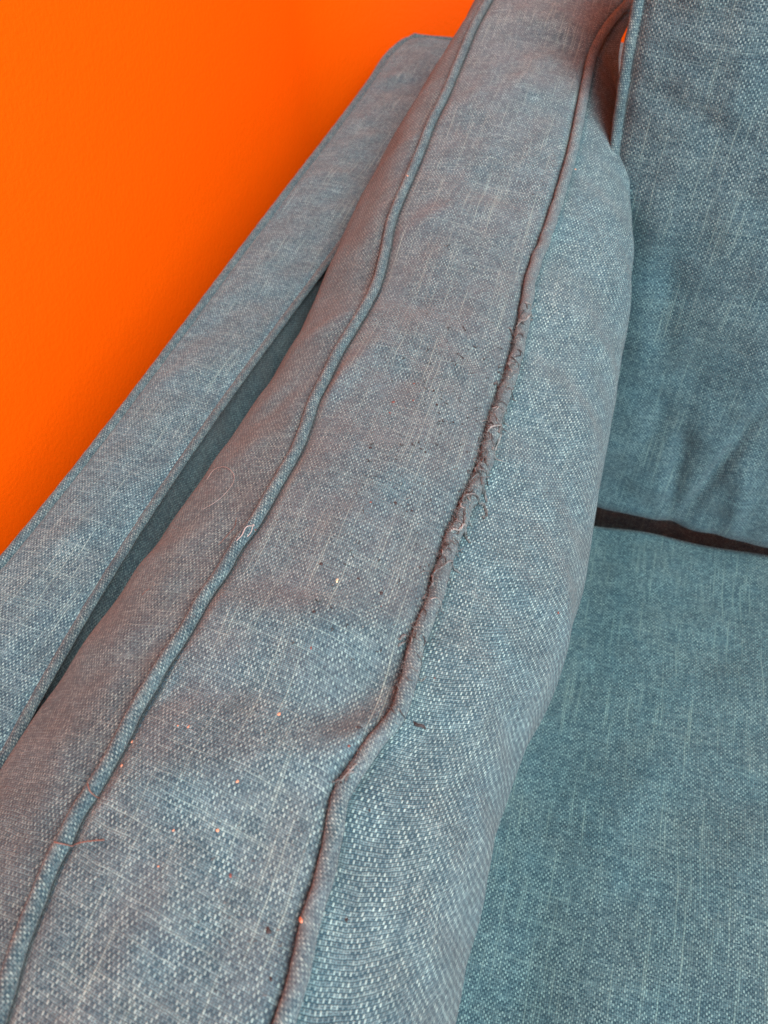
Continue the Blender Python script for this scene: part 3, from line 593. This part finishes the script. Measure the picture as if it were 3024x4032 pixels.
DL = ['dark lint speck on the seat-facing side, right of the lowest stretch of the right piping', 'dark lint speck on the seat-facing side just below the kink of the right piping', 'blurred dark lint ball left of the lower right piping',
      'lowest dark lint speck, left of the right piping near the bottom edge', '', 'dark lint speck on the top strip midway between the pipings, left of the frayed loop', 'upper of two brown lint specks left of the frayed piping',
      'lower of two brown lint specks left of the frayed piping', 'tiny red brown speck high on the top strip near the right piping', 'dark elongated lint speck beside the pale straw bit', 'dark red brown lint speck below left of the pale straw bit',
      'small dark lint speck left of the pale straw bit', 'faint dark lint speck left of the long frayed thread', 'dark lint smudge close to the long frayed thread', 'dark lint speck between the brown pair and the frayed loop',
      'brown lint knot at the tip of the long frayed thread', 'faint lint speck right of the elongated dark one', 'fluffy grey lint caught on the right piping above its kink', 'dark lint tuft at the kink of the right piping', 'dark lint speck left of the kink of the right piping']
for i, p in enumerate(DARK):
    if not p: continue
    if i == 4:
        S = [lay([(p[0]-.0025, p[1]+.0004), (p[0]-.001, p[1]-.0003), (p[0]+.001, p[1]+.0003), (p[0]+.0026, p[1])], .0006, .0004)]
        o = join_tubes('lint_roll', S, [np.interp(np.linspace(0, 1, len(S[0])), [0, .2, .8, 1], [.3, 1, .9, .4])*.0007], M_PILL, None, 7)
        bare(o, 'thick dark roll of lint on the seat-facing side right of the kinked piping', 'lint')
        continue
    o = lump_mesh('lint_speck', p[0], p[1], random.Random(i).uniform(.0006, .0009), M_PILL, 200+i, .6); bare(o, DL[i], 'lint', 'dark lint specks on the worn cushion')
RL = ['upper right one of four dull red specks in the middle of the top strip', 'second from the top of the four dull red specks on the top strip', 'leftmost of the four dull red specks in the middle of the top strip',
      'lowest of the four dull red specks in the middle of the top strip', 'single reddish speck on the strip below the dark midway speck', 'pinkish speck on the seat-facing side above the dark lint roll',
      'pink speck far right on the seat-facing side near the seat', 'red speck close to the left piping on the upper middle strip', 'red speck right of the pale curled thread end', 'reddish speck on the middle strip below the straw bit']
for i, p in enumerate(RED):
    o = lump_mesh('lint_speck', p[0], p[1], random.Random(i+50).uniform(.0004, .0007), M_PILLR, 300+i, .5); bare(o, RL[i], 'lint', 'red lint specks on the worn cushion')
# pilling: hundreds of tiny felted balls rubbed up from the strip
S = []; R_ = []
for i in range(520):
    y = random.uniform(.0, .5); s = random.random() if random.random() < .5 else random.gauss(.8, .15)
    if not 0.05 < s < .93: continue
    p = strip(np.array([y]), np.array([s]))[0] + np.array([0, 0, .0002]); q = rng.normal(0, 1, 3)*[1, 1, .3]*.0004
    S.append(np.array([p, p + q + [0, 0, .0002], p + q*1.7 + rng.normal(0, .0002, 3)])); R_.append(np.array([.6, 1, .5])*random.uniform(.00008, .0002))
o = join_tubes('pilling', S, R_, M_THREAD, None, 4); o['kind'] = 'stuff'; o.parent = cu; o.matrix_parent_inverse = cu.matrix_world.inverted()

S = []; R_ = []
for i in range(130):                             # darker matted pills gathered beside the frayed seam
    y = random.gauss(.25, .07); s = random.gauss(.72, .17)
    if not (.1 < s < .95 and .1 < y < .42): continue
    p = strip(np.array([y]), np.array([s]))[0] + np.array([0, 0, .0002])
    for k in range(random.choice((1, 2, 4))):
        c = p + rng.normal(0, 1, 3)*[1, 1, .1]*.0005; q = rng.normal(0, 1, 3)*[1, 1, .3]*.0004
        S.append(np.array([c, c + q + [0, 0, .0003], c + q*1.8 + rng.normal(0, .0003, 3)])); R_.append(np.array([.5, 1, .4])*random.uniform(.00014, .0003))
o = join_tubes('dark_pilling', S, R_, M_FUZZ, None, 4); o['kind'] = 'stuff'; o.parent = cu; o.matrix_parent_inverse = cu.matrix_world.inverted()
